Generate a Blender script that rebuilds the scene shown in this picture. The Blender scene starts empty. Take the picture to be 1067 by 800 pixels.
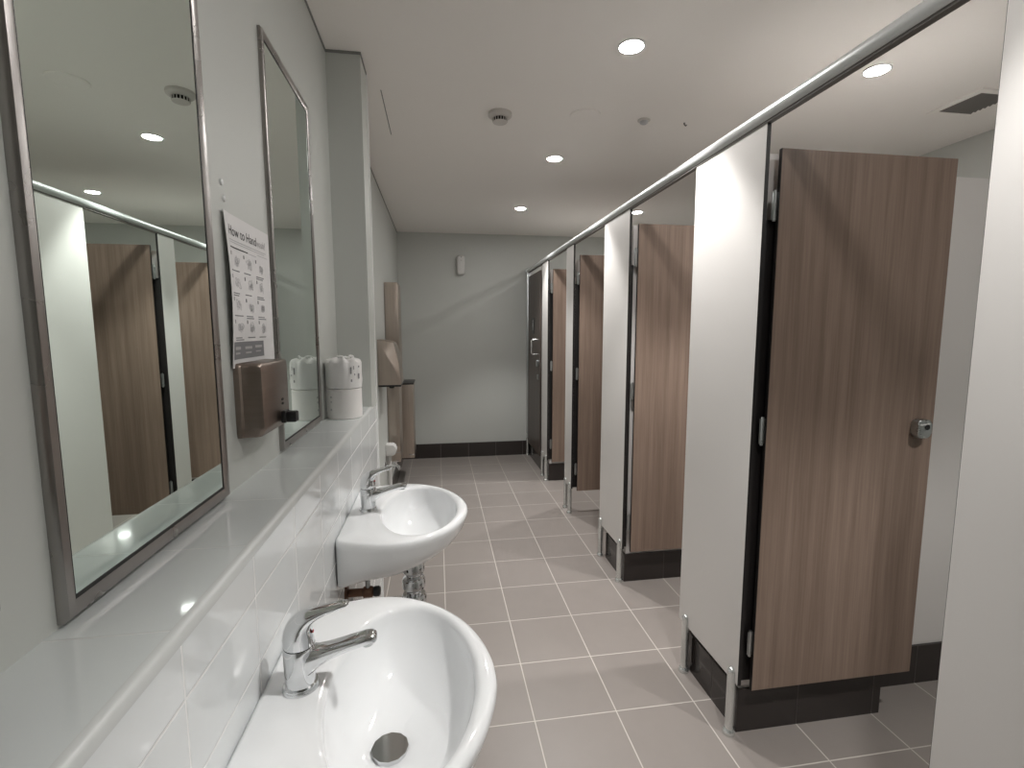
import bpy, bmesh, math, random
from mathutils import Vector, Matrix, noise
random.seed(7)
scene = bpy.context.scene
C = scene.collection
PI = math.pi

# ------------------------------------------------------------------ materials
def new_mat(name):
    m = bpy.data.materials.new(name); m.use_nodes = True
    nt = m.node_tree
    return m, nt, nt.nodes['Principled BSDF']

def simple(name, col, rough=0.5, metal=0.0, spec=0.5, coat=0.0, bump=0.0, bscale=200, var=0.0, vscale=3.0):
    m, nt, b = new_mat(name)
    b.inputs['Base Color'].default_value = (*col, 1)
    b.inputs['Roughness'].default_value = rough
    b.inputs['Metallic'].default_value = metal
    b.inputs['Specular IOR Level'].default_value = spec
    b.inputs['Coat Weight'].default_value = coat
    b.inputs['Coat Roughness'].default_value = 0.05
    tc = nt.nodes.new('ShaderNodeTexCoord')
    if var > 0:
        n = nt.nodes.new('ShaderNodeTexNoise'); n.inputs['Scale'].default_value = vscale
        n.inputs['Detail'].default_value = 3
        r = nt.nodes.new('ShaderNodeMapRange')
        r.inputs['To Min'].default_value = 1 - var; r.inputs['To Max'].default_value = 1 + var
        nt.links.new(tc.outputs['Object'], n.inputs['Vector'])
        nt.links.new(n.outputs['Fac'], r.inputs['Value'])
        mx = nt.nodes.new('ShaderNodeVectorMath'); mx.operation = 'SCALE'
        mx.inputs[0].default_value = col
        nt.links.new(r.outputs['Result'], mx.inputs['Scale'])
        nt.links.new(mx.outputs['Vector'], b.inputs['Base Color'])
    if bump > 0:
        n2 = nt.nodes.new('ShaderNodeTexNoise'); n2.inputs['Scale'].default_value = bscale
        bp = nt.nodes.new('ShaderNodeBump'); bp.inputs['Strength'].default_value = bump
        bp.inputs['Distance'].default_value = 0.001
        nt.links.new(tc.outputs['Object'], n2.inputs['Vector'])
        nt.links.new(n2.outputs['Fac'], bp.inputs['Height'])
        nt.links.new(bp.outputs['Normal'], b.inputs['Normal'])
    return m

def brushed(name, col, rough, axis_scale, amt=0.25):
    """metal with fine brushing lines"""
    m, nt, b = new_mat(name)
    b.inputs['Metallic'].default_value = 1
    tc = nt.nodes.new('ShaderNodeTexCoord'); mp = nt.nodes.new('ShaderNodeMapping')
    mp.inputs['Scale'].default_value = axis_scale
    n = nt.nodes.new('ShaderNodeTexNoise'); n.inputs['Scale'].default_value = 1; n.inputs['Detail'].default_value = 4
    nt.links.new(tc.outputs['Object'], mp.inputs['Vector']); nt.links.new(mp.outputs['Vector'], n.inputs['Vector'])
    r = nt.nodes.new('ShaderNodeMapRange'); r.inputs['To Min'].default_value = rough * 0.8; r.inputs['To Max'].default_value = rough * 1.3
    nt.links.new(n.outputs['Fac'], r.inputs['Value']); nt.links.new(r.outputs['Result'], b.inputs['Roughness'])
    r2 = nt.nodes.new('ShaderNodeMapRange'); r2.inputs['To Min'].default_value = 1 - amt; r2.inputs['To Max'].default_value = 1 + amt * .6
    nt.links.new(n.outputs['Fac'], r2.inputs['Value'])
    mx = nt.nodes.new('ShaderNodeVectorMath'); mx.operation = 'SCALE'; mx.inputs[0].default_value = col
    nt.links.new(r2.outputs['Result'], mx.inputs['Scale']); nt.links.new(mx.outputs['Vector'], b.inputs['Base Color'])
    return m

def math_node(nt, op, a, b=None, c=None):
    n = nt.nodes.new('ShaderNodeMath'); n.operation = op
    for i, v in enumerate((a, b, c)):
        if v is None: continue
        if isinstance(v, (int, float)): n.inputs[i].default_value = v
        else: nt.links.new(v, n.inputs[i])
    return n.outputs[0]

def tiled(name, col, grout, axes, half, rough, var=0.04, bump=0.3, mottling=0.06, coat=0.0):
    """axes: list of (axis index, pitch, offset): grout line where coordinate = offset + k*pitch"""
    m, nt, b = new_mat(name)
    b.inputs['Roughness'].default_value = rough
    b.inputs['Coat Weight'].default_value = coat
    tc = nt.nodes.new('ShaderNodeTexCoord'); s = nt.nodes.new('ShaderNodeSeparateXYZ')
    nt.links.new(tc.outputs['Object'], s.inputs[0])
    mask = None; ids = []
    for ax, pitch, off in axes:
        t = math_node(nt, 'ADD', math_node(nt, 'MULTIPLY', s.outputs[ax], 1 / pitch), -off / pitch + 0.5)
        fl = math_node(nt, 'FLOOR', math_node(nt, 'ADD', t, -0.5)); ids.append(fl)
        d = math_node(nt, 'ABSOLUTE', math_node(nt, 'ADD', math_node(nt, 'FRACT', t), -0.5))   # 0 on the line
        mr = nt.nodes.new('ShaderNodeMapRange'); mr.interpolation_type = 'SMOOTHSTEP'
        mr.inputs['From Min'].default_value = half / pitch * 0.7; mr.inputs['From Max'].default_value = half / pitch * 1.3
        mr.inputs['To Min'].default_value = 1; mr.inputs['To Max'].default_value = 0
        nt.links.new(d, mr.inputs['Value'])
        mask = mr.outputs['Result'] if mask is None else math_node(nt, 'MAXIMUM', mask, mr.outputs['Result'])
    cb = nt.nodes.new('ShaderNodeCombineXYZ')
    for i, f in enumerate(ids): nt.links.new(f, cb.inputs[i])
    wn = nt.nodes.new('ShaderNodeTexWhiteNoise'); nt.links.new(cb.outputs[0], wn.inputs['Vector'])
    nz = nt.nodes.new('ShaderNodeTexNoise'); nz.inputs['Scale'].default_value = 9; nz.inputs['Detail'].default_value = 5
    nt.links.new(tc.outputs['Object'], nz.inputs['Vector'])
    f = math_node(nt, 'ADD', math_node(nt, 'MULTIPLY_ADD', wn.outputs['Value'], 2 * var, 1 - var),
                  math_node(nt, 'MULTIPLY_ADD', nz.outputs['Fac'], 2 * mottling, -mottling))
    sc = nt.nodes.new('ShaderNodeVectorMath'); sc.operation = 'SCALE'; sc.inputs[0].default_value = col
    nt.links.new(f, sc.inputs['Scale'])
    mix = nt.nodes.new('ShaderNodeMix'); mix.data_type = 'RGBA'
    nt.links.new(mask, mix.inputs['Factor']); nt.links.new(sc.outputs['Vector'], mix.inputs['A'])
    mix.inputs['B'].default_value = (*grout, 1)
    nt.links.new(mix.outputs['Result'], b.inputs['Base Color'])
    nt.links.new(math_node(nt, 'MULTIPLY_ADD', mask, 0.7 - rough, rough), b.inputs['Roughness'])
    bp = nt.nodes.new('ShaderNodeBump'); bp.inputs['Strength'].default_value = bump; bp.inputs['Distance'].default_value = 0.001
    nt.links.new(math_node(nt, 'SUBTRACT', 1.0, mask), bp.inputs['Height']); nt.links.new(bp.outputs['Normal'], b.inputs['Normal'])
    return m

def wood(name, dark, light, rough=0.42):
    m, nt, b = new_mat(name)
    tc = nt.nodes.new('ShaderNodeTexCoord')
    def nz(scale, det, rgh=.55):
        mp = nt.nodes.new('ShaderNodeMapping'); mp.inputs['Scale'].default_value = scale
        n = nt.nodes.new('ShaderNodeTexNoise'); n.inputs['Scale'].default_value = 1
        n.inputs['Detail'].default_value = det; n.inputs['Roughness'].default_value = rgh
        nt.links.new(tc.outputs['Object'], mp.inputs['Vector']); nt.links.new(mp.outputs['Vector'], n.inputs['Vector'])
        return n.outputs['Fac']
    a = nz((32, 32, 1.0), 5); c = nz((150, 150, 4.0), 3); d = nz((5, 5, .5), 2)
    f = math_node(nt, 'ADD', math_node(nt, 'MULTIPLY', a, .5), math_node(nt, 'ADD', math_node(nt, 'MULTIPLY', c, .3), math_node(nt, 'MULTIPLY', d, .2)))
    r = nt.nodes.new('ShaderNodeValToRGB')
    r.color_ramp.elements[0].position = .33; r.color_ramp.elements[0].color = (*dark, 1)
    r.color_ramp.elements[1].position = .67; r.color_ramp.elements[1].color = (*light, 1)
    nt.links.new(f, r.inputs['Fac']); nt.links.new(r.outputs['Color'], b.inputs['Base Color'])
    b.inputs['Roughness'].default_value = rough; b.inputs['Specular IOR Level'].default_value = .35
    return m

def emit(name, col, st):
    m = bpy.data.materials.new(name); m.use_nodes = True; nt = m.node_tree
    b = nt.nodes['Principled BSDF']
    b.inputs['Base Color'].default_value = (.9, .9, .9, 1)
    b.inputs['Emission Color'].default_value = (*col, 1); b.inputs['Emission Strength'].default_value = st
    return m

M = {}
M['paint'] = simple('wall_paint', (.55, .565, .54), .45, bump=.04, bscale=350, var=.015)
M['paint_far'] = M['paint']
M['ceiling'] = simple('ceiling_paint', (.93, .90, .865), .6, var=.01)
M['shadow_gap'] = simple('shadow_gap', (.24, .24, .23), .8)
M['bead'] = simple('white_trim', (.83, .84, .83), .3)
M['floor'] = tiled('floor_tile', (.272, .243, .225), (.56, .52, .48), [(0, .3, 0), (1, .3, 0)], .0020, .36, var=.03, bump=.25, mottling=.05)
M['skirt'] = tiled('dark_skirting_tile', (.036, .030, .028), (.13, .115, .105), [(0, .3, 0), (1, .3, 0)], .0015, .13, bump=.2)
M['skirt_dark'] = tiled('polished_black_skirting', (.034, .028, .026), (.055, .048, .044), [(0, .3, 0), (1, .3, 0)], .0012, .10, bump=.1)
M['white_tile'] = tiled('white_wall_tile', (.745, .765, .77), (.85, .85, .84), [(1, .193, -1.042), (2, .1, 1.0)], .0016, .06, var=.01, bump=.5, mottling=.0)
M['ledge_tile'] = tiled('white_ledge_tile', (.645, .675, .672), (.60, .61, .60), [(1, .193, -1.042)], .0013, .05, var=.01, bump=.4, mottling=.0)
M['tile_bead'] = simple('tile_edge_bead', (.60, .615, .61), .25)
M['panel'] = simple('white_laminate', (.76, .735, .715), .34, var=.008)
M['black_core'] = simple('black_laminate_core', (.012, .010, .010), .45)
M['wood'] = wood('brown_woodgrain_laminate', (.172, .120, .092), (.320, .236, .188))
M['wood_shaded'] = wood('shaded_woodgrain_laminate', (.075, .060, .052), (.125, .100, .088))  # darker copy of the door laminate, with the shade put into its colour
M['chrome'] = simple('chrome', (.72, .73, .74), .06, 1)
M['rail'] = simple('satin_rail', (.70, .72, .72), .38, .55)
M['leg'] = simple('satin_leg', (.74, .76, .75), .24, .85)
M['satin'] = brushed('satin_metal', (.50, .52, .52), .28, (40, 40, 40), .08)
M['alu'] = simple('anodised_aluminium', (.60, .63, .63), .30, 1)
M['stainless'] = brushed('brushed_stainless', (.31, .255, .222), .30, (6, 6, 90), .22)
M['stainless_v'] = brushed('brushed_stainless_upright', (.52, .45, .395), .33, (110, 110, 3), .18)
M['frame'] = brushed('worn_mirror_frame', (.40, .38, .365), .27, (9, 9, 9), .30)
M['mirror'] = simple('mirror_silver', (.80, .895, .84), .008, 1)
M['edge_black'] = simple('black_mirror_edge', (.01, .01, .01), .4)
M['ceramic'] = simple('white_ceramic', (.835, .845, .855), .07, coat=.3)
M['paper'] = simple('white_paper', (.74, .73, .73), .8)
M['tissue'] = simple('toilet_tissue', (.83, .81, .79), .95, bump=.3, bscale=500)
M['wrap'] = simple('tissue_wrapper', (.82, .81, .80), .6, bump=.25, bscale=120)
M['ink'] = simple('black_ink', (.03, .03, .035), .7)
M['ink_faint'] = simple('faded_grey_ink', (.46, .45, .45), .8)
M['ink_grey'] = simple('grey_ink', (.25, .25, .26), .8)
M['ink_light'] = simple('light_grey_ink', (.52, .52, .53), .8)
M['band'] = simple('dark_grey_print', (.22, .22, .23), .7)
M['black_plastic'] = simple('black_plastic', (.012, .012, .013), .35)
M['white_plastic'] = simple('white_plastic', (.66, .65, .635), .4)
M['off_white'] = simple('offwhite_plastic', (.62, .59, .56), .5)
M['grille'] = simple('grey_grille', (.17, .16, .15), .6)
M['brass'] = simple('tarnished_brass', (.16, .09, .06), .4, .8)
M['dark_void'] = simple('dark_opening', (.008, .008, .008), .9)
M['lamp'] = emit('lit_lamp_diffuser', (1.0, .98, .955), 275.0)
LAMP_W, LAMP_CONE = 52.0, 84
M['red'] = simple('red_dot', (.6, .03, .03), .4)
M['blue'] = simple('blue_dot', (.03, .08, .6), .4)
M['sign_white'] = simple('white_print', (.75, .75, .74), .5)

# ------------------------------------------------------------------ mesh helpers
class MB:
    def __init__(s): s.bm = bmesh.new()
    def box(s, x0, x1, y0, y1, z0, z1, bevel=0.0, seg=2):
        vs = [s.bm.verts.new((x, y, z)) for x in (x0, x1) for y in (y0, y1) for z in (z0, z1)]
        fs = [s.bm.faces.new([vs[i] for i in q]) for q in ((0, 1, 3, 2), (4, 6, 7, 5), (0, 4, 5, 1), (2, 3, 7, 6), (0, 2, 6, 4), (1, 5, 7, 3))]
        if bevel > 0:
            es = list({e for f in fs for e in f.edges})
            bmesh.ops.bevel(s.bm, geom=es, offset=bevel, segments=seg, affect='EDGES', profile=.6)
        return s
    def prism(s, poly, axis, a, b, bevel=0.0, seg=2):
        """poly: 2D points in the two axes other than `axis` (in xyz order), extruded from a to b along axis"""
        def mk(p, t):
            v = list(p); v.insert(axis, t); return s.bm.verts.new(v)
        A = [mk(p, a) for p in poly]; B = [mk(p, b) for p in poly]; n = len(poly)
        fs = [s.bm.faces.new(A), s.bm.faces.new(B[::-1])]
        for i in range(n): fs.append(s.bm.faces.new((A[i], B[i], B[(i + 1) % n], A[(i + 1) % n])))
        if bevel > 0:
            es = list({e for f in fs for e in f.edges})
            bmesh.ops.bevel(s.bm, geom=es, offset=bevel, segments=seg, affect='EDGES', profile=.6)
        return s
    def rings(s, rings, cap0=True, cap1=True, closed=True):
        R = [[s.bm.verts.new(p) for p in r] for r in rings]
        n = len(R[0])
        for a, b in zip(R, R[1:]):
            for i in range(n if closed else n - 1):
                s.bm.faces.new((a[i], a[(i + 1) % n], b[(i + 1) % n], b[i]))
        if cap0: s.bm.faces.new(R[0][::-1])
        if cap1: s.bm.faces.new(R[-1])
        return s
    def lathe(s, prof, o=(0, 0, 0), axis='z', n=32, cap=True):
        """prof: (radius, height) pairs"""
        o = Vector(o); rs = []
        for r, h in prof:
            ring = []
            for i in range(n):
                a = 2 * PI * i / n; c, d = r * math.cos(a), r * math.sin(a)
                ring.append(o + (Vector((c, d, h)) if axis == 'z' else Vector((h, c, d)) if axis == 'x' else Vector((d, h, c))))
            rs.append(ring)
        return s.rings(rs, cap, cap)
    def tube(s, path, rad, n=16, flat=1.0, caps=True):
        """sweep along path; rad: number or list; flat squashes the section along the second normal"""
        P = [Vector(p) for p in path]
        if not isinstance(rad, (list, tuple)): rad = [rad] * len(P)
        up = Vector((0, 1, 0)); rs = []
        for i, p in enumerate(P):
            t = (P[min(i + 1, len(P) - 1)] - P[max(i - 1, 0)]).normalized()
            u = up if abs(t.dot(up)) < .9 else Vector((1, 0, 0))
            a = t.cross(u).normalized(); b = t.cross(a).normalized()
            ra = rad[i] if not isinstance(rad[i], (list, tuple)) else rad[i][0]
            rb = rad[i] * flat if not isinstance(rad[i], (list, tuple)) else rad[i][1]
            rs.append([p + a * (ra * math.cos(2 * PI * k / n)) + b * (rb * math.sin(2 * PI * k / n)) for k in range(n)])
        return s.rings(rs, caps, caps)
    def quad(s, *pts):
        s.bm.faces.new([s.bm.verts.new(p) for p in pts]); return s
    def build(s, name, mat, parent=None, loc=None, smooth=True, angle=35, fix=True):
        bm = s.bm
        o_loc = Vector(loc) if loc is not None else (parent_world(parent) if parent else Vector((0, 0, 0)))
        if fix: bmesh.ops.recalc_face_normals(bm, faces=bm.faces[:])
        bmesh.ops.translate(bm, verts=bm.verts[:], vec=-o_loc)
        me = bpy.data.meshes.new(name); bm.to_mesh(me); bm.free()
        me.materials.append(mat)
        if smooth:
            for p in me.polygons: p.use_smooth = True
            me.set_sharp_from_angle(angle=math.radians(angle))
        o = bpy.data.objects.new(name, me); C.objects.link(o)
        if parent:
            o.parent = parent; o.location = o_loc - parent_world(parent)
        else: o.location = o_loc
        return o

def parent_world(o):
    v = Vector((0, 0, 0))
    while o: v += o.location; o = o.parent
    return v

def tag(o, label, cat, group=None):
    o['label'] = label; o['category'] = cat
    if group: o['group'] = group
    return o
def thing(name, label, cat, loc, group=None):
    o = bpy.data.objects.new(name, None); C.objects.link(o); o.location = loc
    o.empty_display_size = .05
    return tag(o, label, cat, group)
def struct(o): o['kind'] = 'structure'; return o
def copy_tree(o, parent=None):
    c = o.copy(); C.objects.link(c)
    if parent: c.parent = parent
    for ch in list(o.children): copy_tree(ch, c)
    return c
def dup(o, loc, label, group=None):
    c = copy_tree(o); c.location = loc; c['label'] = label
    if group: c['group'] = group
    return c
def rrect(w, h, r, n=6, cx=0, cy=0):
    """rounded rectangle outline, counter-clockwise"""
    pts = []
    for sx, sy, a0 in ((1, 1, 0), (-1, 1, PI / 2), (-1, -1, PI), (1, -1, 3 * PI / 2)):
        for k in range(n + 1):
            a = a0 + PI / 2 * k / n
            pts.append((cx + sx * (w / 2 - r) + r * math.cos(a), cy + sy * (h / 2 - r) + r * math.sin(a)))
    return pts
def text_mesh(txt, size):
    cu = bpy.data.curves.new('lettering', 'FONT'); cu.body = txt; cu.size = size
    ob = bpy.data.objects.new('lettering', cu); C.objects.link(ob)
    dg = bpy.context.evaluated_depsgraph_get(); dg.update()
    me = bpy.data.meshes.new_from_object(ob.evaluated_get(dg))
    bpy.data.objects.remove(ob); bpy.data.curves.remove(cu)
    return me

# ------------------------------------------------------------------ room constants
H = 2.37           # ceiling
XM = -1.295        # painted wall behind the mirrors
XT = -1.174        # face of the tiled ledge wall
XL = -1.305        # set-back left wall beyond the nib
YN0, YN1 = .397, .55   # nib (pier) at the end of the ledge
YF = 3.66          # far wall
XR = 1.86          # back wall of the cubicles
YB = -3.0          # wall behind the camera
XP = .055          # cubicle front line
ZL = 1.075         # ledge top

# ------------------------------------------------------------------ the setting
struct(MB().box(XM - .15, XR + .1, YB - .1, YF + .1, -.1, 0).build('floor', M['floor'], smooth=False))
struct(MB().box(XM - .15, XR + .1, YB - .1, YF + .1, H, H + .1).build('ceiling', M['ceiling'], smooth=False))
struct(MB().box(XM - .13, XM, YB, YN0, 0, H).build('wall_left', M['paint'], smooth=False))
struct(MB().box(XM - .13, XT, YN0, YN1, 0, H).build('wall_left_nib', M['paint'], smooth=False))
struct(MB().box(XM - .13, XL, YN1, YF, 0, H).build('wall_left_far', M['paint'], smooth=False))
struct(MB().box(XM - .13, XR + .1, YF, YF + .1, 0, H).build('wall_far', M['paint'], smooth=False))
struct(MB().box(XR, XR + .1, YB, YF, 0, H).build('wall_right', M['paint'], smooth=False))
struct(MB().box(XM - .13, XR + .1, YB - .1, YB, 0, H).build('wall_back', M['paint'], smooth=False))
# solid wall continuing the cubicle line behind the camera
struct(MB().box(.03, .13, YB, -1.26, 0, H).build('wall_right_near', M['paint'], smooth=False))
# tiled ledge wall
o = MB().box(XM - .01, XT, YB, YN0, 0, ZL - .012).build('wall_left_ledge', M['white_tile'], smooth=False); struct(o)
# tile facing on the nib, up to ledge height
struct(MB().box(XT - .01, XT + .0005, YN0, YN1, 0, ZL - .012).build('wall_left_pier', M['white_tile'], smooth=False))
struct(MB().box(XM - .005, XT - .009, YB, YN0, ZL - .0125, ZL).build('trim_1', M['ledge_tile'], smooth=False))
# rounded bead on the front edge of the ledge
pf = [(XT - .009, ZL - .014), (XT - .009, ZL), (XT - .005, ZL), (XT - .0015, ZL - .0015), (XT + .0015, ZL - .005), (XT + .002, ZL - .014)]
struct(MB().prism(pf, 1, YB, YN0).build('trim_2', M['tile_bead'], angle=60))
# white corner bead on the far arris of the nib
struct(MB().box(XT - .004, XT + .004, YN1 - .012, YN1 + .004, 0, H - .0).build('trim_3', M['bead'], smooth=False))
# dark shadow lines where walls meet the ceiling
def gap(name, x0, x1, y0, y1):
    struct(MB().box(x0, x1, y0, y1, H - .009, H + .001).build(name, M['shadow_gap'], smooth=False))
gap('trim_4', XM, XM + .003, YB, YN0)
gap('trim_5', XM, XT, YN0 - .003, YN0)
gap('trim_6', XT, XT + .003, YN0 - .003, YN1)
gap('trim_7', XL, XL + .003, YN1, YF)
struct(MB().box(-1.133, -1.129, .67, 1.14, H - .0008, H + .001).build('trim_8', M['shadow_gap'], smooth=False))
# skirting tiles
SK = .155
struct(MB().box(XL, XR, YF - .011, YF, 0, SK).build('baseboard_far', M['skirt'], smooth=False))
struct(MB().box(XL, XL + .011, YN1, YF - .011, 0, SK).build('baseboard_left', M['skirt'], smooth=False))
struct(MB().box(XR - .011, XR, YB, YF - .011, 0, SK).build('baseboard_right', M['skirt'], smooth=False))

# ------------------------------------------------------------------ downlights
def downlight(x, y, label):
    t = thing('downlight', label, 'ceiling light', (x, y, H), 'recessed round ceiling downlights')
    MB().lathe([(.0412, 0), (.050, 0), (.050, -.0025), (.0412, -.004)], (x, y, H), n=40, cap=False).build('trim_ring', M['bead'], t)
    MB().lathe([(.0415, -.0005), (.0415, -.003), (.039, -.0042)], (x, y, H), n=40).build('diffuser', M['lamp'], t)
    ld = bpy.data.lights.new('lamp', 'SPOT'); ld.shadow_soft_size = .030
    ld.energy = LAMP_W; ld.spot_size = math.radians(LAMP_CONE); ld.spot_blend = .45; ld.color = (1.0, .985, .96)
    lo = bpy.data.objects.new('lamp', ld); C.objects.link(lo); lo.parent = t; lo.location = (0, 0, -.034)
    return t
for y, lb in ((.214, 'lit round downlight in the corridor ceiling, nearest and largest of the corridor row'),
              (1.355, 'lit round downlight in the middle of the corridor ceiling row, behind the smoke detector'),
              (2.534, 'lit round downlight in the corridor ceiling, closest to the far wall'),
              (-1.12, 'lit round downlight in the corridor ceiling nearest the foreground basin, overhead')):
    downlight(-.218, y, lb)
for y, lb in ((.222, 'lit round downlight over the cubicles right of the head rail, beside the square air vent'),
              (2.518, 'lit round downlight seen over the second open cubicle door, just beneath the rail'),
              (-1.14, 'lit round downlight over the cubicles behind the large white panel at the right edge')):
    downlight(.785, y, lb)

# ------------------------------------------------------------------ ceiling fittings
t = thing('smoke_detector', 'round off-white smoke detector with dark slots on the ceiling', 'smoke detector', (-.61, .814, H))
MB().lathe([(.055, 0), (.055, -.012), (.050, -.018), (.036, -.022)], (-.61, .814, H), n=40).build('base', M['off_white'], t)
MB().lathe([(.030, -.018), (.032, -.040)], (-.61, .814, H), n=32).build('dark_chamber', M['dark_void'], t)
MB().lathe([(.0345, -.0385), (.032, -.042), (.018, -.0445)], (-.61, .814, H), n=32).build('cap', M['off_white'], t)
f = MB()
for k in range(16):
    a = 2 * PI * k / 16; cx, cy = -.61 + .0335 * math.cos(a), .814 + .0335 * math.sin(a)
    f.box(cx - .0016, cx + .0016, cy - .0016, cy + .0016, H - .039, H - .0195)
f.build('cage_bars', M['off_white'], t)
t = thing('ceiling_speaker', 'flat round white disc cover on the corridor ceiling right of the smoke detector', 'ceiling speaker', (-.214, .774, H))
MB().lathe([(.072, 0), (.072, -.004), (.066, -.007), (.064, -.006)], (-.214, .774, H), n=48).build('rim', M['ceiling'], t)
MB().lathe([(.064, -.0035), (.064, -.006), (.006, -.0075)], (-.214, .774, H), n=48).build('cover', M['ceiling'], t)
t = thing('occupancy_sensor', 'small round sensor on the ceiling between the flat disc and the head rail', 'sensor', (.081, .783, H))
MB().lathe([(.030, 0), (.030, -.004), (.024, -.007)], (.081, .783, H), n=32).build('flange', M['off_white'], t)
MB().lathe([(.020, -.006), (.019, -.014), (.012, -.019)], (.081, .783, H), n=32).build('lens', M['ink_light'], t)
t = thing('ceiling_hook', 'tiny dark hook stuck on the ceiling close to the head rail', 'hook', (.288, .784, H))
MB().lathe([(.004, 0), (.004, -.006)], (.288, .784, H), n=12).build('stem', M['grille'], t)
MB().tube([(.288, .784, H - .004), (.292, .786, H - .010), (.300, .790, H - .011), (.304, .792, H - .006)], .0028, 8).build('crook', M['grille'], t)
# exhaust vent
vx0, vx1, vy0, vy1 = 1.375, 1.545, .305, .485
t = thing('air_vent', 'square grey louvred air vent in the ceiling above the nearest cubicle', 'vent', ((vx0 + vx1) / 2, (vy0 + vy1) / 2, H))
f = MB()
for a in ((vx0 - .03, vx0, vy0 - .03, vy1 + .03), (vx1, vx1 + .03, vy0 - .03, vy1 + .03), (vx0, vx1, vy0 - .03, vy0), (vx0, vx1, vy1, vy1 + .03)):
    f.box(*a, H - .006, H)
f.build('frame', M['ceiling'], t)
MB().box(vx0, vx1, vy0, vy1, H - .002, H).build('backing', M['grille'], t)
f = MB()
for k in range(9):
    yy = vy0 + (k + .5) * (vy1 - vy0) / 9
    f.prism([(yy - .008, H - .0015), (yy + .004, H - .008), (yy + .006, H - .007), (yy - .005, H - .0015)], 0, vx0, vx1)
f.build('louvres', M['grille'], t)

# ------------------------------------------------------------------ cubicle partitions
TH = .013
def leg_part(parent, x, y):
    lg = MB().lathe([(.0135, .004), (.0135, .226), (.0125, .233), (.009, .239), (.004, .2415)], (x, y, 0), n=24).build('leg', M['leg'], parent)
    MB().lathe([(.0205, 0), (.0205, .004), (.0195, .013), (.0150, .019), (.0138, .019)], (x, y, 0), n=24).build('base_collar', M['leg'], lg)
    MB().box(x + .004, x + .0142, y - .0075, y + .0075, .03, .198).build('slot', M['grille'], lg)
def panel(y0, y1, label, legs, z0=.195):
    t = thing('partition_panel', label, 'partition panel', (XP, (y0 + y1) / 2, 0), 'white partition panels along the cubicle fronts')
    MB().box(XP - TH / 2, XP + TH / 2, y0, y1, z0, 1.978).build('board', M['panel'], t, smooth=False)
    f = MB().box(XP - TH / 2 + .0005, XP + TH / 2 - .0005, y0 - .0012, y0, z0, 1.978)
    f.box(XP - TH / 2 + .0005, XP + TH / 2 - .0005, y1, y1 + .0012, z0, 1.978)
    f.build('edge', M['black_core'], t, smooth=False)
    for y in legs: leg_part(t, XP - .010, y)
    return t
panel(-.178, .215, 'wide white partition panel immediately left of the nearest open brown door', (-.15, .158))
panel(.847, 1.215, 'wide white partition panel immediately left of the second open brown door from the camera', (.872, 1.182))
panel(1.862, 2.050, 'narrow white partition panel immediately left of the third open brown door from the camera', (1.886, 2.002))
panel(2.668, 2.900, 'narrow white partition panel between the fourth open brown door and the closed dark door', (2.69, 2.838))
panel(-1.26, -.790, 'large white partition panel filling the right edge of the view, nearest to the camera', (-1.2, -.815))

def divider(y, label, x1=XR):
    t = thing('cubicle_divider', label, 'cubicle divider', ((XP + x1) / 2, y, 0), 'white dividers between the cubicles')
    MB().box(XP + TH / 2 + .03, x1 - .001, y - TH / 2, y + TH / 2, .195, 1.88).build('board', M['panel'], t, smooth=False)
    for z in (.33, 1.78):
        f = MB().box(XP + TH / 2, XP + TH / 2 + .034, y - TH / 2 - .003, y + TH / 2 + .003, z - .03, z + .03, .001, 1)
        f.build('clip', M['alu'], t)
    x = x1 - .25
    lg = MB().lathe([(.0135, .004), (.0135, .226), (.009, .239), (.004, .2415)], (x, y - .012, 0), n=24).build('leg', M['leg'], t)
    MB().lathe([(.0205, 0), (.0205, .004), (.0195, .013), (.0150, .019), (.0138, .019)], (x, y - .012, 0), n=24).build('base_collar', M['leg'], lg)
divider(1.96, 'white cubicle divider behind the third open brown door from the camera')

# solid cubicle walls: a thick nib behind the wide panels, a thinner wall running back to the rear wall, black skirting round the foot
def cubicle_wall(name, y0, y1, rec, t_, x1=.620):
    x0 = .080
    struct(MB().box(x0, x1, y0, y1, 0, 1.9).build('wall_' + name + '_nib', M['panel'], smooth=False))
    d = .010
    k = MB().box(x0 - d, x1 + d, y0 - d, y0, 0, SK).box(x0 - d, x1 + d, y1, y1 + d, 0, SK).box(x0 - d, x0, y0, y1, 0, SK).box(x1, x1 + d, y0, y1, 0, SK)
    struct(k.build('baseboard_' + name + '_nib', M['skirt_dark'], smooth=False))
    if rec is not None:
        struct(MB().box(x1, XR, y0 + rec, y0 + rec + t_, 0, 1.9).build('wall_' + name, M['panel'], smooth=False))
        struct(MB().box(x1 + d, XR - d, y0 + rec - d, y0 + rec, 0, SK).box(x1 + d, XR - d, y0 + rec + t_, y0 + rec + t_ + d, 0, SK).build('baseboard_' + name, M['skirt_dark'], smooth=False))
cubicle_wall('cubicle_near', -.142, .172, .107, .12)
cubicle_wall('cubicle_middle', .872, 1.142, .100, .12)
cubicle_wall('cubicle_far', 2.694, 3.648, None, 0)

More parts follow.
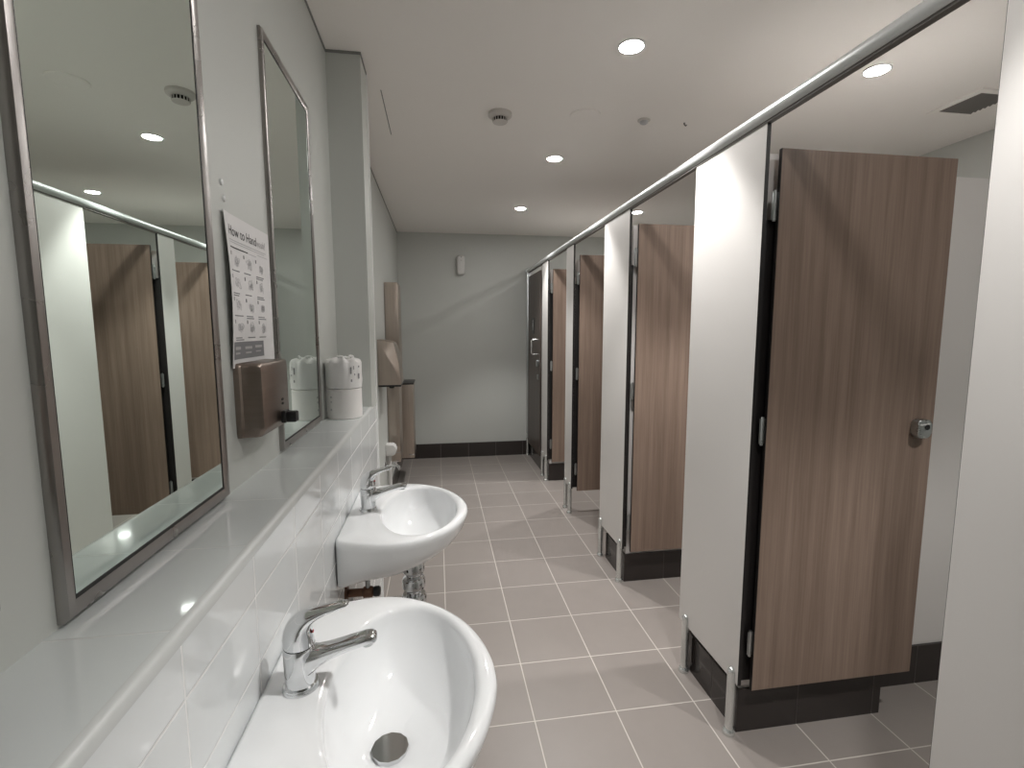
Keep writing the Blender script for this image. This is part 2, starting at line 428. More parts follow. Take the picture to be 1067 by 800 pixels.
# head rail
yr0, yr1 = -1.26, 3.645
t = thing('head_rail', 'long round aluminium head rail along the tops of the partition panels', 'rail', (XP, (yr0 + yr1) / 2, 1.995))
ring = [(XP + .021 * math.cos(a), 1.997 + .021 * math.sin(a)) for a in [math.radians(-62 + k * 304 / 28) for k in range(29)]]
ring = [(XP + .021 * math.sin(b), 1.997 + .021 * math.cos(b)) for b in [math.radians(-150 + k * 300 / 28) for k in range(29)]]
MB().prism(ring, 1, yr0, yr1).build('tube', M['rail'], t)
MB().box(XP - .0095, XP + .0095, yr0, yr1, 1.972, 1.980).build('channel', M['grille'], t, smooth=False)
f = MB().lathe([(.034, .012), (.034, .008), (.026, 0)], (XP, yr1, 1.997), axis='y', n=32); f.build('wall_flange', M['alu'], t)

# doors
def hinges(t, yf, x, zs):
    for z in zs:
        h = MB()
        h.box(x - .020, x - .001, yf - .0105, yf - .0080, z - .040, z + .040, .001)
        h.lathe([(.0048, -.045), (.0048, -.003), (.0040, -.002), (.0040, .002), (.0048, .003), (.0048, .045)], (x - .011, yf - .010, z), n=16)
        h.build('hinge', M['satin'], t)
def door(y, label, post=.110):  # post sets how wide the added black gap strip is
    """brown door hung at the near edge of a panel and standing open, square to the front line"""
    x0, x1, z0, z1 = .094, .700, .180, 1.900
    t = thing('cubicle_door', label, 'door', (x0, y, z0), 'brown cubicle doors standing open')
    MB().box(x0, x1, y - TH / 2, y + TH / 2, z0, z1, .0008, 1).build('board', M['wood'], t, smooth=False)
    MB().box(x0 - .0012, x0, y - TH / 2 + .0005, y + TH / 2 - .0005, z0, z1).build('edge', M['black_core'], t, smooth=False)
    hinges(t, y + TH / 2 + .004, x0, (.345, 1.055, 1.737))
    MB().box(XP + TH / 2 + .002, post, y + TH / 2 + .012, y + TH / 2 + (.032 if post > .09 else .026), .200, 1.700, .001, 1).build('hinge_gap_strip', M['black_core'], t)  # black strip added so the gap beside the hinges reads dark
    # indicator lock on the outer face, by the free edge
    bz, bx = 1.050, .640
    lk = MB().prism(rrect(.052, .060, .014, 6, bx, bz), 1, y - TH / 2 - .026, y - TH / 2, .005, 3).build('lock', M['satin'], t)
    MB().lathe([(.009, -.0275), (.009, -.0255)], (bx + .008, y - TH / 2, bz + .006), axis='y', n=20).build('emergency_slot', M['black_plastic'], lk)
    MB().prism([(bx - .02, bz + .012), (bx + .018, bz + .016), (bx + .018, bz + .019), (bx - .02, bz + .016)], 1, y - TH / 2 - .0266, y - TH / 2 - .0255).build('indicator_window', M['white_plastic'], lk)
    ik = MB().prism(rrect(.052, .060, .014, 6, bx, bz), 1, y + TH / 2, y + TH / 2 + .022, .005, 3).build('latch_body', M['satin'], t)
    MB().box(bx - .006, bx + .006, y + TH / 2 + .022, y + TH / 2 + .040, bz - .02, bz + .02, .003).build('thumb_turn', M['satin'], ik)
    return t
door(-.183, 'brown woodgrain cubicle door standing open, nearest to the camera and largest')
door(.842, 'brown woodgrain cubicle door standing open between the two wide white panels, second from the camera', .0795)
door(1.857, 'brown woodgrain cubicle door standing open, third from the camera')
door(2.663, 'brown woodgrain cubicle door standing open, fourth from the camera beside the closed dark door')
# closed end door
y0, y1 = 2.985, 3.585
t = thing('cubicle_door', 'closed brown cubicle door, tone darkened for shade, with grab handle at the far end of the row', 'door', (XP, (y0 + y1) / 2, .15))
MB().box(XP - TH / 2, XP + TH / 2, y0, y1, .15, 1.93, .0008, 1).build('board', M['wood_shaded'], t, smooth=False)
h = MB()
hx = XP - TH / 2
hd = MB().tube([(hx, 3.10, 1.280), (hx - .050, 3.10, 1.280), (hx - .060, 3.10, 1.270), (hx - .060, 3.10, 1.150), (hx - .050, 3.10, 1.140), (hx, 3.10, 1.140)], .0065, 12)
hd.build('handle', M['leg'], t)
sg = MB().prism(rrect(.13, .16, .006, 3, 3.33, 1.415), 0, hx - .002, hx).build('sign', M['black_plastic'], t)
s2 = MB().lathe([(.011, -.0026), (.011, -.0016)], (hx, 3.33, 1.462), axis='x', n=20)
s2.prism([(3.318, 1.446), (3.342, 1.446), (3.346, 1.408), (3.340, 1.408), (3.338, 1.37), (3.322, 1.37), (3.320, 1.408), (3.314, 1.408)], 0, hx - .0026, hx - .0016)
s2.build('pictogram', M['sign_white'], sg)
lk = MB().prism(rrect(.055, .062, .014, 5, 3.045, 1.055), 0, hx - .022, hx, .004, 2).build('lock', M['satin'], t)
MB().prism(rrect(.030, .05, .006, 4, 3.05, .92), 0, hx - .012, hx, .003, 2).build('latch_keep', M['satin'], t)
# its frame: jamb post at the far wall and a dark strip standing in for the shaded gap
t = thing('door_jamb', 'slim grey aluminium jamb post on a metal leg against the far wall', 'jamb', (XP, 3.615, 0))
MB().box(XP - .016, XP + .016, 3.597, 3.646, .20, 1.976, .002).build('post', M['alu'], t)
leg_part(t, XP - .008, 3.612)
t = thing('door_gap_strip', 'dark vertical strip between the closed dark door and the narrow white panel', 'strip', (XP, 2.94, .195))
MB().box(XP + .010, XP + .030, 2.904, 2.982, .195, 1.976, .001).build('strip', M['wood_shaded'], t)
MB().box(XP - .003, XP + .009, 2.935, 2.955, 1.02, 1.07, .002).build('keeper', M['satin'], t)

# ------------------------------------------------------------------ wash basins
def basin_outline(kind, n=96):
    """closed outline as (u, v): u away from the wall, v along it; sampled at even angles round the bowl centre"""
    half, cu = kind
    pts = half + [(u, -v) for u, v in half[::-1] if abs(v) > 1e-6]
    # densify with Catmull-Rom only on the round part is overkill: ray cast against the smoothed polygon
    P = pts
    for _ in range(3):
        Q = []
        for i in range(len(P)):
            a, b = Vector(P[i]), Vector(P[(i + 1) % len(P)])
            Q.append(tuple(a * .75 + b * .25)); Q.append(tuple(a * .25 + b * .75))
        P = Q
    out = []
    for k in range(n):
        ang = 2 * PI * k / n; d = Vector((math.cos(ang), math.sin(ang))); best = None
        for i in range(len(P)):
            a = Vector(P[i]) - Vector((cu, 0)); b = Vector(P[(i + 1) % len(P)]) - Vector((cu, 0)); e = b - a
            den = d.x * e.y - d.y * e.x
            if abs(den) < 1e-12: continue
            tt = (a.x * e.y - a.y * e.x) / den; ss = (a.x * d.y - a.y * d.x) / den
            if tt > 0 and -1e-6 <= ss <= 1 + 1e-6 and (best is None or tt > best): best = tt
        out.append((cu + d.x * best, d.y * best))
    return out
ZR = .862
CU = .185
OUT = [(.0, .10), (.0, .185), (.0, .196), (.012, .205), (.06, .226), (.12, .238), (.17, .236), (.22, .214), (.265, .178), (.305, .124), (.328, .065), (.337, .02), (.337, 0.0)]
INN = [(.088, .0), (.0885, .03), (.096, .07), (.110, .115), (.132, .158), (.162, .184), (.200, .192), (.236, .178), (.272, .140), (.296, .085), (.307, .035), (.3085, 0.0)]
def ring3(o, z, y0, zoff=None): return [(XT + u, y0 + v, z) for u, v in o]
def lerp(o, q, t): return [(a[0] * (1 - t) + b[0] * t, a[1] * (1 - t) + b[1] * t) for a, b in zip(o, q)]
def shrink(o, d, cu=CU):
    r = []
    for u, v in o:
        l = math.hypot(u - cu, v); k = max(0, (l - d)) / l
        r.append((cu + (u - cu) * k, v * k))
    return r
oo = basin_outline((OUT, CU)); ii = basin_outline((INN, CU))
DC = .177   # drain centre
def under(su, sv, back):
    """outline of the underside: front pulled in by su, sides by sv, back kept on the wall"""
    return [(u * su, v * (sv if u > .03 else back)) for u, v in oo]
def smooth_under(su, sv): return [(max(0.0, u * su), v * sv) for u, v in oo]
bowl_c = [(DC + .0225 * math.cos(2 * PI * k / 96), .0225 * math.sin(2 * PI * k / 96)) for k in range(96)]
def wash_basin(cy, label):
    t = thing('wash_basin', label, 'basin', (XT, cy, ZR), 'white wall basins')
    R = []
    # bowl, from the waste outward and up
    zb = .745
    for tt, z in ((0, zb), (.18, zb + .002), (.38, zb + .007), (.56, zb + .017), (.72, zb + .034), (.84, zb + .056), (.92, zb + .078), (.965, zb + .097)):
        R.append(ring3(lerp(bowl_c, ii, tt), z, cy))
    R.append(ring3(shrink(ii, .0045), ZR - .009, cy))
    R.append(ring3(shrink(ii, .001), ZR - .003, cy))
    R.append(ring3(shrink(ii, -.005), ZR - .0004, cy))
    # flat rim rolling over the outer edge
    R.append(ring3(lerp(shrink(ii, -.005), shrink(oo, .012), .5), ZR, cy))
    R.append(ring3([(max(u, 0), v) for u, v in shrink(oo, .010)], ZR - .0005, cy))
    R.append(ring3(shrink(oo, .003), ZR - .004, cy))
    R.append(ring3(oo, ZR - .013, cy))
    # body underneath
    def belly(su, sv, z, tilt):
        out = []
        for u, v in oo:
            k = min(1, max(0, u / .13)); k = k * k * (3 - 2 * k)
            vv = v * (1 - (1 - sv) * (.18 + .82 * k))
            out.append((XT + max(0.0, u * su), cy + vv, z - tilt * max(0, 1 - u / .24)))
        return out
    for su, sv, dz, tl in ((.990, .992, .024, .000), (.970, .978, .044, .001), (.925, .950, .066, .002), (.850, .905, .086, .004), (.755, .845, .101, .006), (.66, .77, .111, .008), (.58, .68, .1165, .009), (.52, .60, .118, .0095)):
        R.append(belly(su, sv, ZR - dz, tl))
    f = MB(); f.rings(R, cap0=True, cap1=True)
    f.build('basin_body', M['ceramic'], t, angle=70)
    # waste: ring and plug
    wst = MB().lathe([(.016, .0005), (.016, .003), (.0225, .0045), (.0245, .0035), (.0245, .0005)], (XT + DC, cy, zb), n=40, cap=False)
    w1 = wst.build('waste_ring', M['satin'], t)
    MB().lathe([(.0168, -.004), (.0168, .0008)], (XT + DC, cy, zb), n=40).build('dark_gap', M['dark_void'], w1)
    MB().lathe([(.0148, -.002), (.0148, .0040), (.0138, .0050), (.006, .0054)], (XT + DC, cy, zb), n=40).build('plug', M['satin'], w1)
    # chrome trap below
    x = XT + DC
    p = MB().lathe([(.027, .752), (.027, .715), (.022, .712), (.022, .702), (.030, .699), (.033, .694), (.033, .672), (.030, .668), (.024, .664), (.022, .655), (.031, .651), (.034, .646), (.034, .622), (.030, .618), (.022, .612)], (x, cy, 0), n=12)
    p.lathe([(.032, .602), (.036, .595), (.036, .545), (.030, .533), (.016, .528)], (x, cy, 0), n=24)
    p.lathe([(.021, .620), (.021, .598)], (x, cy, 0), n=20)
    p.tube([(x, cy, .580), (x - .05, cy, .580), (XT + .008, cy, .580)], .014, 16)
    p.lathe([(.030, .0), (.030, .006), (.022, .010)], (XT, cy, .580), axis='x', n=24)
    p.build('bottle_trap', M['chrome'], t)
    return t
B1, B2 = -.858, -.158
b = wash_basin(B1, 'white ceramic wall basin in the foreground with its waste in view')
dup(b, (XT, B2, ZR), 'white ceramic wall basin farther along the tiled ledge, beyond the foreground basin')

# ------------------------------------------------------------------ mixer taps
def mixer_tap(cy, label):
    x = XT + .055; z = ZR - .0005
    t = thing('mixer_tap', label, 'tap', (x, cy, z), 'chrome lever mixer taps')
    MB().lathe([(.0250, 0), (.0250, .003), (.0235, .006), (.0232, .0075)], (x, cy, z), n=40).build('base_ring', M['chrome'], t)
    MB().lathe([(.0208, .006), (.0212, .030), (.0218, .0635), (.0214, .0645), (.0202, .0648)], (x, cy, z), n=40).build('body', M['chrome'], t)
    # spout: leaves the body low with a web, rises slightly to its outlet
    sp = MB()
    rs = []
    for u, top, bot, hw in ((.002, .062, .016, .0185), (.015, .061, .020, .0182), (.026, .060, .031, .0160), (.040, .0615, .0405, .0150), (.058, .0655, .0480, .0142),
                            (.076, .0700, .0535, .0138), (.092, .0738, .0570, .0134), (.101, .0745, .0580, .0120), (.106, .0725, .0595, .0092), (.108, .069, .0620, .0058)):
        rg = []
        for k in range(24):
            a = 2 * PI * k / 24; c, s_ = math.cos(a), math.sin(a)
            c = math.copysign(abs(c) ** .75, c); s_ = math.copysign(abs(s_) ** .75, s_)
            rg.append((x + u, cy + hw * c, z + (top + bot) / 2 + (top - bot) / 2 * s_))
        rs.append(rg)
    s1 = sp.rings(rs).build('spout', M['chrome'], t, angle=60)
    MB().lathe([(.0085, .0515), (.0092, .0525), (.0092, .0605)], (x + .094, cy, z + .004), n=24).build('aerator', M['satin'], s1)
    # lever: domed cap leaning back, running into a long upswept paddle
    lv = MB(); rs = []
    for (u, w_), (ra, rb), ang in (((.0, .0655), (.0208, .0208), 0), ((-.0006, .074), (.0214, .0212), 5), ((.000, .083), (.0210, .0208), 14), ((.003, .092), (.0188, .0195), 30),
                                   ((.009, .1000), (.0148, .0176), 50), ((.017, .1060), (.0108, .0155), 66), ((.028, .1105), (.0076, .0135), 73), ((.040, .1145), (.0058, .0120), 76),
                                   ((.052, .1175), (.0050, .0108), 78), ((.061, .1195), (.0046, .0098), 79), ((.067, .1207), (.0038, .0078), 80), ((.070, .1213), (.0020, .0044), 80)):
        a_ = math.radians(ang); ex = Vector((math.cos(a_), 0, -math.sin(a_)))
        rs.append([Vector((x + u, cy, z + w_)) + ex * (ra * math.cos(2 * PI * k / 24)) + Vector((0, 1, 0)) * (rb * math.sin(2 * PI * k / 24)) for k in range(24)])
    l1 = lv.rings(rs).build('lever', M['chrome'], t, angle=60)
    MB().lathe([(.0024, .0), (.0024, .0012), (.001, .0016)], (x + .0198, cy - .002, z + .084), axis='x', n=16).build('temperature_dot', M['red'], l1)
    return t
tp = mixer_tap(B1 + .004, 'chrome lever mixer tap on the foreground basin')
dup(tp, (XT + .055, B2 + .004, ZR - .0005), 'chrome lever mixer tap on the farther basin')

# stop valves on the tiled wall under the farther basin
t = thing('stop_valve', 'tarnished brass stop valve with a hose on the tiled wall under the farther basin', 'valve', (XT, B2 - .08, .66))
MB().lathe([(.024, 0), (.024, .004), (.011, .008), (.011, .045), (.015, .047), (.015, .07), (.010, .074)], (XT, B2 - .08, .66), axis='x', n=20).build('valve_body', M['brass'], t)
MB().tube([(XT + .058, B2 - .08, .67), (XT + .058, B2 - .08, .70), (XT + .056, B2 - .06, .725), (XT + .055, B2 - .03, .740)], .0065, 10).build('hose', M['satin'], t)
MB().lathe([(.013, .074), (.014, .078), (.014, .088), (.009, .092)], (XT, B2 - .08, .66), axis='x', n=12).build('handle', M['black_plastic'], t)
t2 = dup(t, (XT, B2 + .08, .66), 'tarnished brass stop valve under the farther basin, on the far side of its trap')

# ------------------------------------------------------------------ mirrors
def mirror(y0, y1, z0, z1, label):
    t = thing('mirror', label, 'mirror', (XM, (y0 + y1) / 2, z0), 'framed wall mirrors above the ledge')
    d, wd = .010, .017
    f = MB()
    rs = []
    prof = [(0, 0), (d - .004, 0), (d, .003), (d, wd - .006), (d - .003, wd), (.004, wd), (0, wd)]   # (out from wall, in from edge)
    f2 = []
    for (cy, cz, sy, sz) in ((y0, z0, 1, 1), (y1, z0, -1, 1), (y1, z1, -1, -1), (y0, z1, 1, -1)):
        f2.append([f.bm.verts.new((XM + a, cy + sy * b_, cz + sz * b_)) for a, b_ in prof])
    n = len(prof)
    for q in range(4):
        A, B = f2[q], f2[(q + 1) % 4]
        for i in range(n): f.bm.faces.new((A[i], A[(i + 1) % n], B[(i + 1) % n], B[i]))
    f.build('frame', M['frame'], t, angle=50)
    MB().box(XM, XM + .006, y0 + wd - .002, y1 - wd + .002, z0 + wd - .002, z1 - wd + .002).build('glass', M['mirror'], t, smooth=False)
    e = .0055; a, b_, c_, d_ = y0 + wd - .001, y1 - wd + .001, z0 + wd - .001, z1 - wd + .001
    g = MB().box(XM + .005, XM + .0066, a, b_, c_, c_ + e).box(XM + .005, XM + .0066, a, b_, d_ - e, d_)
    g.box(XM + .005, XM + .0066, a, a + e * .5, c_, d_).box(XM + .005, XM + .0066, b_ - e * .7, b_, c_, d_)
    g.build('black_edge', M['edge_black'], t, smooth=False)
    return t
mirror(-1.022, -.634, 1.079, 2.035, 'tall steel-framed mirror above the foreground basin, cut by the left edge of the view')
mirror(-.326, .072, 1.082, 2.035, 'tall steel-framed mirror right of the hand-washing poster, above the farther basin')

# ------------------------------------------------------------------ soap dispensers
SOAP2 = -1.214
def soap_dispenser(yc, label):
    w_, z0, z1 = .176, 1.166, 1.308
    t = thing('soap_dispenser', label, 'soap dispenser', (XM, yc, 1.166), 'stainless soap dispensers on the mirror wall')
    y0, y1 = yc - w_ / 2, yc + w_ / 2
    # plan: wall plate, chamfered sides, flat front; the bottom tapers slightly
    pl = [(0, y0), (.010, y0), (.013, y0 + .004), (.040, y0 + .005), (.047, y0 + .009), (.050, y0 + .018), (.050, y1 - .018), (.047, y1 - .009), (.040, y1 - .005), (.013, y1 - .004), (.010, y1), (0, y1)]
    R = []
    for z, k, pull in ((z0, .80, .002), (z0 + .012, .965, 0), (z0 + .02, 1, 0), (z1 - .008, .985, 0), (z1 - .002, .965, .002), (z1, .93, .004)):
        R.append([(XM + px * k, yc + (py - yc) * (1 - pull / .06), z) for px, py in pl])
    MB().rings(R).build('housing', M['stainless'], t, angle=40)
    kc = yc + .030
    b_ = MB().prism(rrect(.030, .026, .003, 3, kc, z0 + .022), 0, XM + .049, XM + .058, .001, 1)
    b_.prism(rrect(.024, .022, .004, 3, kc, z0 + .021), 0, XM + .057, XM + .078, .003, 2)
    b_.build('push_button', M['black_plastic'], t)
    s_ = MB()
    for dz in (.050, .059):
        s_.prism([(kc - .002 + .006 * math.cos(2 * PI * k / 12), z0 + dz + .0028 * math.sin(2 * PI * k / 12)) for k in range(12)], 0, XM + .0495, XM + .0508)
    s_.build('sight_slots', M['black_plastic'], t)
    return t
sd = soap_dispenser(-.479, 'bronze-toned stainless soap dispenser with black push button between the two mirrors')
dup(sd, (XM, SOAP2, 1.166), 'stainless soap dispenser whose edge just shows at the far left, nearer than the first mirror')

# ------------------------------------------------------------------ hand-washing poster
def poster():
    y0, y1, z0, z1 = -.578, -.334, 1.300, 1.586
    t = thing('poster', 'white paper hand-washing instruction poster taped to the wall between the mirrors', 'poster', (XM, (y0 + y1) / 2, z0))
    W, Hh = y1 - y0, z1 - z0
    def off(u, v): return 0.0020 + .010 * max(0, 1 - u / .22) ** 2 * (.35 + .65 * math.sin(PI * min(1, max(0, v)))) 
    def P(u, v, e=0): return (XM + off(u, v) + e, y0 + u * W, z0 + v * Hh)
    f = MB(); N, K = 24, 12
    front = [[f.bm.verts.new(P(i / N, j / K)) for j in range(K + 1)] for i in range(N + 1)]
    back = [[f.bm.verts.new(P(i / N, j / K, -.0008)) for j in range(K + 1)] for i in range(N + 1)]
    for i in range(N):
        for j in range(K):
            f.bm.faces.new((front[i][j], front[i + 1][j], front[i + 1][j + 1], front[i][j + 1]))
            f.bm.faces.new((back[i][j], back[i][j + 1], back[i + 1][j + 1], back[i + 1][j]))
    for i in range(N):
        f.bm.faces.new((front[i][0], back[i][0], back[i + 1][0], front[i + 1][0])); f.bm.faces.new((front[i][K], front[i + 1][K], back[i + 1][K], back[i][K]))
    for j in range(K):
        f.bm.faces.new((front[0][j], front[0][j + 1], back[0][j + 1], back[0][j])); f.bm.faces.new((front[N][j], back[N][j], back[N][j + 1], front[N][j + 1]))
    f.build('sheet', M['paper'], t, angle=60)
    def bars(name, mat, lst, e=.0004):
        g = MB()
        for u0, u1, v0, v1 in lst:
            ns = max(1, int((u1 - u0) / .05))
            for q in range(ns):
                a, b_ = u0 + (u1 - u0) * q / ns, u0 + (u1 - u0) * (q + 1) / ns
                g.quad(P(a, v0, e), P(b_, v0, e), P(b_, v1, e), P(a, v1, e))
        return g.build(name, mat, t, smooth=False, fix=False)
    def words(name, txt, mat, u, v, wid):
        me = text_mesh(txt, 1.0)
        xm = max(vv.co.x for vv in me.vertices); sc = wid / xm
        for vv in me.vertices: vv.co = Vector((vv.co.x * sc, vv.co.y * sc, 0))
        for vv in me.vertices:
            uu = u + vv.co.x / W; v2 = v + vv.co.y / Hh
            vv.co = Vector(P(uu, v2, .0005)) - parent_world(t)
        me.materials.clear(); me.materials.append(mat)
        o = bpy.data.objects.new(name, me); C.objects.link(o); o.parent = t
        return max(vv.co.y for vv in me.vertices)
    end = words('title', 'How to Hand', M['ink'], .085, .865, .143)
    u_end = (end + parent_world(t).y - y0) / W
    words('faded_title', 'wash?', M['ink_faint'], u_end + .008, .865, .052)
    bars('subtitle_lines', M['ink_light'], [(.09, .90, .832, .838), (.10, .86, .818, .823)])
    bars('heading_line', M['ink'], [(.10, .47, .785, .793)])
    bars('heading_line', M['ink_light'], [(.48, .66, .783, .788), (.68, .93, .800, .805)])
    caps, nums, drs = [], [], []
    rnd = random.Random(3)
    for r in range(4):
        for c in range(3):
            u = .10 + c * .265; v = .765 - r * .148
            nums.append((u, u + .022, v - .028, v - .004))
            caps.append([])
            for q in range(rnd.choice((1, 2, 2))):
                caps[-1].append((u, u + rnd.uniform(.13, .20), v - .128 - q * .014, v - .121 - q * .014))
            blobs = MB()
            # a small sketch of two hands: overlapping ovals and finger strokes
            cu, cv = u + .125, v - .055
            for q in range(3):
                a0 = rnd.uniform(0, PI); ou, ov = rnd.uniform(-.03, .03), rnd.uniform(-.018, .018)
                ru, rv = rnd.uniform(.028, .05), rnd.uniform(.012, .024); n = 18
                ins, outs = [], []
                for k in range(n):
                    a = 2 * PI * k / n
                    for lst, kk in ((ins, .78), (outs, 1.0)):
                        du, dv = ru * kk * math.cos(a), rv * kk * 1.25 * math.sin(a)
                        lst.append(P(cu + ou + du * math.cos(a0) - dv * math.sin(a0), cv + ov + (du * math.sin(a0) + dv * math.cos(a0)) * .8, .0004))
                for k in range(n):
                    blobs.quad(ins[k], outs[k], outs[(k + 1) % n], ins[(k + 1) % n])
            for q in range(4):
                su = cu - .04 + q * .024; sv = cv - .03 + rnd.uniform(-.006, .006)
                blobs.quad(P(su, sv, .0004), P(su + .008, sv, .0004), P(su + .014, sv + .045, .0004), P(su + .006, sv + .045, .0004))
            blobs.build('step_drawing', M['ink_light'], t, smooth=False, fix=False)
    for q in nums: bars('step_number', M['ink_grey'], [q])
    for q in caps: bars('caption', M['ink_grey'], q)
    bars('footer_band', M['band'], [(.03, .72, .055, .170)], .0004)
    for q in [(.07, .20, .118, .138), (.29, .44, .118, .136), (.51, .67, .122, .140), (.07, .18, .088, .10), (.30, .42, .088, .098), (.52, .64, .092, .10)]: bars('footer_print', M['ink_faint'], [q], .0007)
poster()
# two small drips of clear putty above the poster
for i, (yy, zz) in enumerate(((-.566, 1.635), (-.560, 1.608))):
    tag(MB().lathe([(.006, 0), (.005, .003), (.002, .0045)], (XM, yy, zz), axis='x', n=14).build('adhesive_dot', M['ceramic'], loc=(XM, yy, zz)),
        ('small glossy adhesive dot on the wall above the poster, upper of two', 'small glossy adhesive dot on the wall just above the poster top, lower of two')[i], 'adhesive dot', 'adhesive dots above the poster')

# ------------------------------------------------------------------ toilet rolls on the ledge
RX, RY, RR = XM + .0625, .172, .0565
t = thing('toilet_roll', 'plain white toilet roll standing on the ledge under the wrapped roll', 'toilet roll', (RX, RY, ZL))
MB().lathe([(.019, .0), (RR - .003, 0), (RR, .003), (RR, .097), (RR - .003, .100), (.021, .100), (.019, .098), (.019, .0)], (RX, RY, ZL), n=64, cap=False).build('tissue', M['tissue'], t)
MB().lathe([(.0195, .001), (.0195, .099), (.0183, .099), (.0183, .001), (.0195, .001)], (RX, RY, ZL), n=32, cap=False).build('core', M['off_white'], t)
for k, (a, hh, w_) in enumerate(((-2.25, .072, .07), (-2.25, .056, .05), (-2.27, .03, .06))):
    rs = []; f = MB()
    for q in range(3):
        aa = a + (q - 1) * w_
        rs.append((RX + (RR + .0004) * math.cos(aa), RY + (RR + .0004) * math.sin(aa)))
    for p_, q_ in zip(rs, rs[1:]): f.quad((*p_, ZL + hh), (*q_, ZL + hh), (*q_, ZL + hh + .006), (*p_, ZL + hh + .006))
    f.build('print_mark', M['ink_light'], t, smooth=False)
zz = ZL + .1005
t = thing('toilet_roll', 'toilet roll in crumpled printed white wrapper, on top of the plain roll', 'toilet roll', (RX, RY, zz))
rs = []; n = 72
for h, r in ((0, .020), (0, RR - .004), (.004, RR + .001), (.03, RR + .0025), (.06, RR + .002), (.088, RR + .002), (.096, RR - .003), (.100, RR - .014), (.104, .026), (.106, .012), (.101, .006)):
    ring = []
    for k in range(n):
        a = 2 * PI * k / n
        v = Vector((math.cos(a) * 2.2, math.sin(a) * 2.2, h * 25))
        j = noise.noise(v * 1.7) * (.0022 if 0 < h < .09 else .0045)
        fold = .0018 * math.sin(a * 9 + h * 20) if h > .085 else 0
        ring.append((RX + (r + j + fold) * math.cos(a), RY + (r + j + fold) * math.sin(a), zz + max(0, h + (j * .8 + fold if h > .09 else 0))))
    rs.append(ring)
MB().rings(rs).build('wrapper', M['wrap'], t, angle=40)
# gathered twist on the top
f = MB(); rs = []
for i in range(14):
    a = -2.6 + i * .28; r = .024 + .005 * math.sin(i * 1.3)
    rs.append((RX + .004 + r * math.cos(a), RY + r * math.sin(a), zz + .105 + .004 * math.sin(i * .9)))
f.tube(rs, [.003 + .003 * math.sin(PI * i / 13) for i in range(14)], 10); f.build('twist', M['wrap'], t, angle=60)
for (a, h0, h1, w_) in ((-1.02, .052, .074, .045), (-.52, .034, .052, .06), (-1.0, .026, .034, .04), (-.80, .046, .052, .03), (-.85, .066, .078, .02), (-.5, .072, .078, .05)):
    p_ = []; f = MB()
    for q in range(3):
        aa = a + (q - 1) * w_
        p_.append((RX + (RR + .0052) * math.cos(aa), RY + (RR + .0052) * math.sin(aa)))
    for u_, v_ in zip(p_, p_[1:]): f.quad((*u_, zz + h0), (*v_, zz + h0), (*v_, zz + h1), (*u_, zz + h1))
    f.build('print_mark', M['ink_grey'], t, smooth=False)

# ------------------------------------------------------------------ fittings on the set-back left wall
# paper towel dispenser
t = thing('towel_dispenser', 'tall narrow stainless paper towel dispenser on the left wall above the bins', 'towel dispenser', (XL, 2.40, .99))
MB().box(XL, XL + .100, 2.25, 2.53, .985, 1.730, .006).build('housing', M['stainless_v'], t)
MB().box(XL + .1, XL + .103, 2.262, 2.518, 1.10, 1.715, .002).build('door', M['stainless_v'], t)
MB().box(XL + .02, XL + .09, 2.27, 2.51, .975, .990).build('towel_slot', M['black_plastic'], t)
# hand dryer
y0, y1 = 1.72, 1.97
t = thing('hand_dryer', 'curved stainless hand dryer on the left wall below the tall towel dispenser', 'hand dryer', (XL, (y0 + y1) / 2, 1.01))
pr = [(0, 0), (.146, 0), (.148, .01), (.144, .07), (.136, .14), (.126, .20), (.116, .245), (.108, .268), (.096, .281), (.075, .287), (.040, .294), (0, .299)]
MB().prism([(XL + a, 1.012 + b_) for a, b_ in pr], 1, y0, y1, .004, 2).build('cover', M['stainless_v'], t, angle=50)
MB().box(XL, XL + .146, y0 + .004, y1 - .004, 1.000, 1.012, .002).build('outlet_base', M['black_plastic'], t)
MB().lathe([(.016, 0), (.018, -.018), (.014, -.022)], (XL + .075, (y0 + y1) / 2, 1.0), n=20).build('nozzle', M['black_plastic'], t)
# wall bin under the towel dispenser
def bin_(x1, y0, y1, z0, z1, label, liner):
    t = thing('waste_bin', label, 'bin', (XL, (y0 + y1) / 2, z0), 'stainless waste bins on the left wall')
    MB().box(XL, x1, y0, y1, z0, z1, .004).build('body', M['stainless_v'], t)
    if liner:
        MB().box(XL + .004, x1 + .006, y0 - .004, y1 + .004, z1, z1 + .014, .003).build('liner_rim', M['black_plastic'], t)
        MB().box(x1 - .05, x1 + .004, y0 - .006, y0, z0 + .028, z0 + .036, .002).build('bright_bar', M['chrome'], t)  # small bright bar low on the near face
    else:
        MB().box(XL + .006, x1 - .006, y0 + .01, y1 - .01, z1 - .002, z1 + .004).build('opening', M['black_plastic'], t)
        MB().box(XL + .003, x1 + .0015, y0 - .0015, y1 + .0015, z0 + .075, z0 + .079).build('seam', M['satin'], t)
bin_(-1.214, 2.25, 2.53, .348, .940, 'narrow stainless waste bin below the hand dryer and behind the white capped pipe', False)
bin_(-1.136, 2.80, 3.12, .232, .895, 'deeper stainless waste bin with a black rim, closest to the far wall', True)
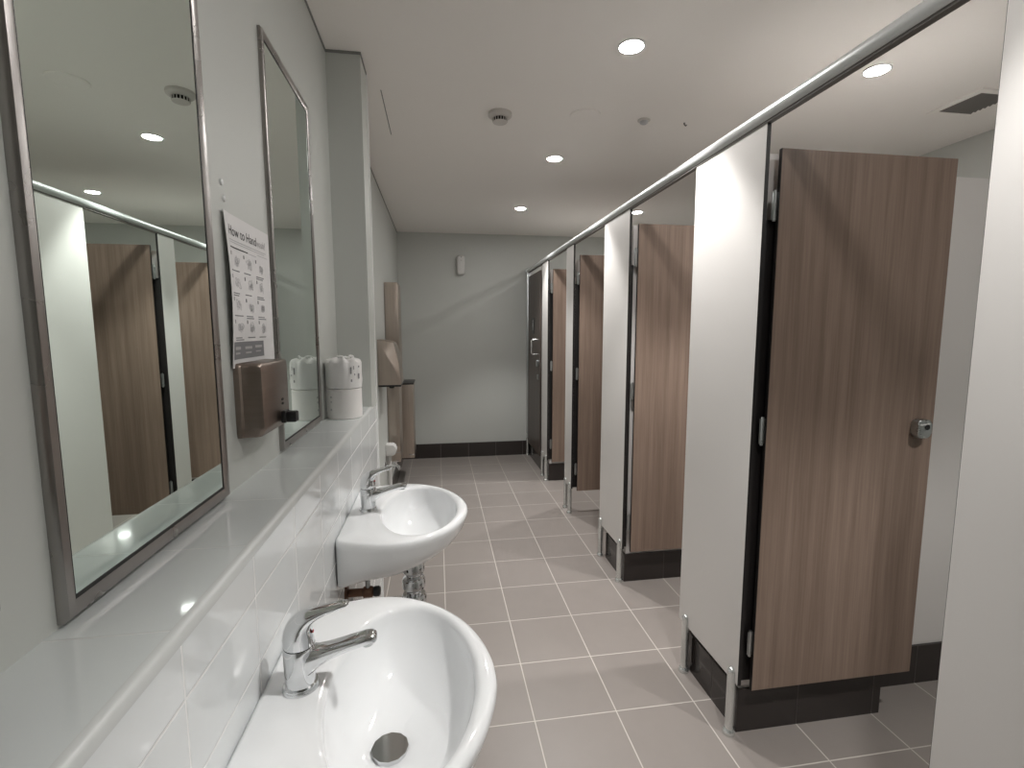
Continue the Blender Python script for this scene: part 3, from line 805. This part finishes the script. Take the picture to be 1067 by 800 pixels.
# white capped pipe and hose tap
px, py = XL + .022, 2.08
t = thing('capped_pipe', 'white plastic pipe with a rounded cap on the left wall behind the farther basin', 'pipe', (px, py, .155))
MB().lathe([(.016, .157), (.016, .46)], (px, py, 0), n=20).build('pipe', M['white_plastic'], t)
f = MB().prism([(px - .021, .452), (px + .026, .452), (px + .044, .462), (px + .053, .480), (px + .055, .500), (px + .047, .520), (px + .032, .535), (px - .021, .538)], 1, py - .045, py + .045, .006, 2)
f.build('cap', M['white_plastic'], t, angle=50)
ty = 1.96
t = thing('hose_tap', 'small chrome hose tap low on the left wall behind the farther basin', 'tap', (XL, ty, .40))
MB().lathe([(.030, 0), (.030, .004), (.020, .010)], (XL, ty, .400), axis='x', n=24).build('wall_flange', M['chrome'], t)
f = MB().tube([(XL + .004, ty, .400), (XL + .05, ty, .400), (XL + .085, ty, .402), (XL + .10, ty, .392), (XL + .106, ty, .372)], [.009, .009, .013, .012, .010], 14)
f.lathe([(.0095, .400), (.0095, .425), (.006, .428)], (XL + .080, ty, 0), n=14); f.build('spout', M['chrome'], t)
MB().tube([(XL + .066, ty - .02, .432), (XL + .080, ty, .432), (XL + .094, ty + .02, .432)], [.006, .007, .006], 10).build('handle', M['chrome'], t)
# air freshener on the far wall
ax, az = -.661, 2.045
t = thing('air_freshener', 'small white air freshener dispenser high on the far wall', 'air freshener', (ax, YF, az))
R = []
for d, k in ((0, .97), (.004, 1), (.040, 1), (.052, .95), (.058, .84), (.060, .6)):
    R.append([(ax + a * k, YF - d, az + b_ * (1 - (1 - k) * .5)) for a, b_ in rrect(.082, .200, .028, 6)])
MB().rings(R).build('case', M['white_plastic'], t, angle=50)
MB().lathe([(.005, -.0625), (.005, -.059)], (ax + .006, YF, az + .078), axis='y', n=14).build('spray_hole', M['grille'], t)
MB().lathe([(.004, -.0620), (.004, -.059)], (ax + .006, YF, az + .045), axis='y', n=14).build('indicator_lamp', M['grille'], t)

# ------------------------------------------------------------------ world, camera, view
wd = bpy.data.worlds.new('World'); scene.world = wd; wd.use_nodes = True
wd.node_tree.nodes['Background'].inputs['Color'].default_value = (0, 0, 0, 1)
wd.node_tree.nodes['Background'].inputs['Strength'].default_value = 0

f_px, pit, yaw, roll = 504.856, .110263, .152495, -.0012516
fw = Vector((math.sin(yaw) * math.cos(pit), math.cos(yaw) * math.cos(pit), -math.sin(pit)))
r0 = Vector((math.cos(yaw), -math.sin(yaw), 0)); u0 = r0.cross(fw)
r = r0 * math.cos(roll) + u0 * math.sin(roll); u = -r0 * math.sin(roll) + u0 * math.cos(roll)
cam = bpy.data.cameras.new('camera'); co = bpy.data.objects.new('camera', cam); C.objects.link(co)
cam.sensor_fit = 'HORIZONTAL'; cam.sensor_width = 36; cam.lens = f_px / 1067 * 36
cam.clip_start = .02; cam.clip_end = 50
mw = Matrix.Identity(4)
for i in range(3):
    mw[i][0] = r[i]; mw[i][1] = u[i]; mw[i][2] = -fw[i]
mw.translation = Vector((-.91661, -1.53776, 1.37001))
co.matrix_world = mw
scene.camera = co
vs = scene.view_settings
vs.view_transform = 'Standard'; vs.look = 'None'; vs.exposure = 0.12; vs.gamma = 1.0; vs.use_curve_mapping = False
scene.cycles.max_bounces = 10; scene.cycles.diffuse_bounces = 6; scene.cycles.glossy_bounces = 6
scene.cycles.caustics_reflective = False; scene.cycles.caustics_refractive = False
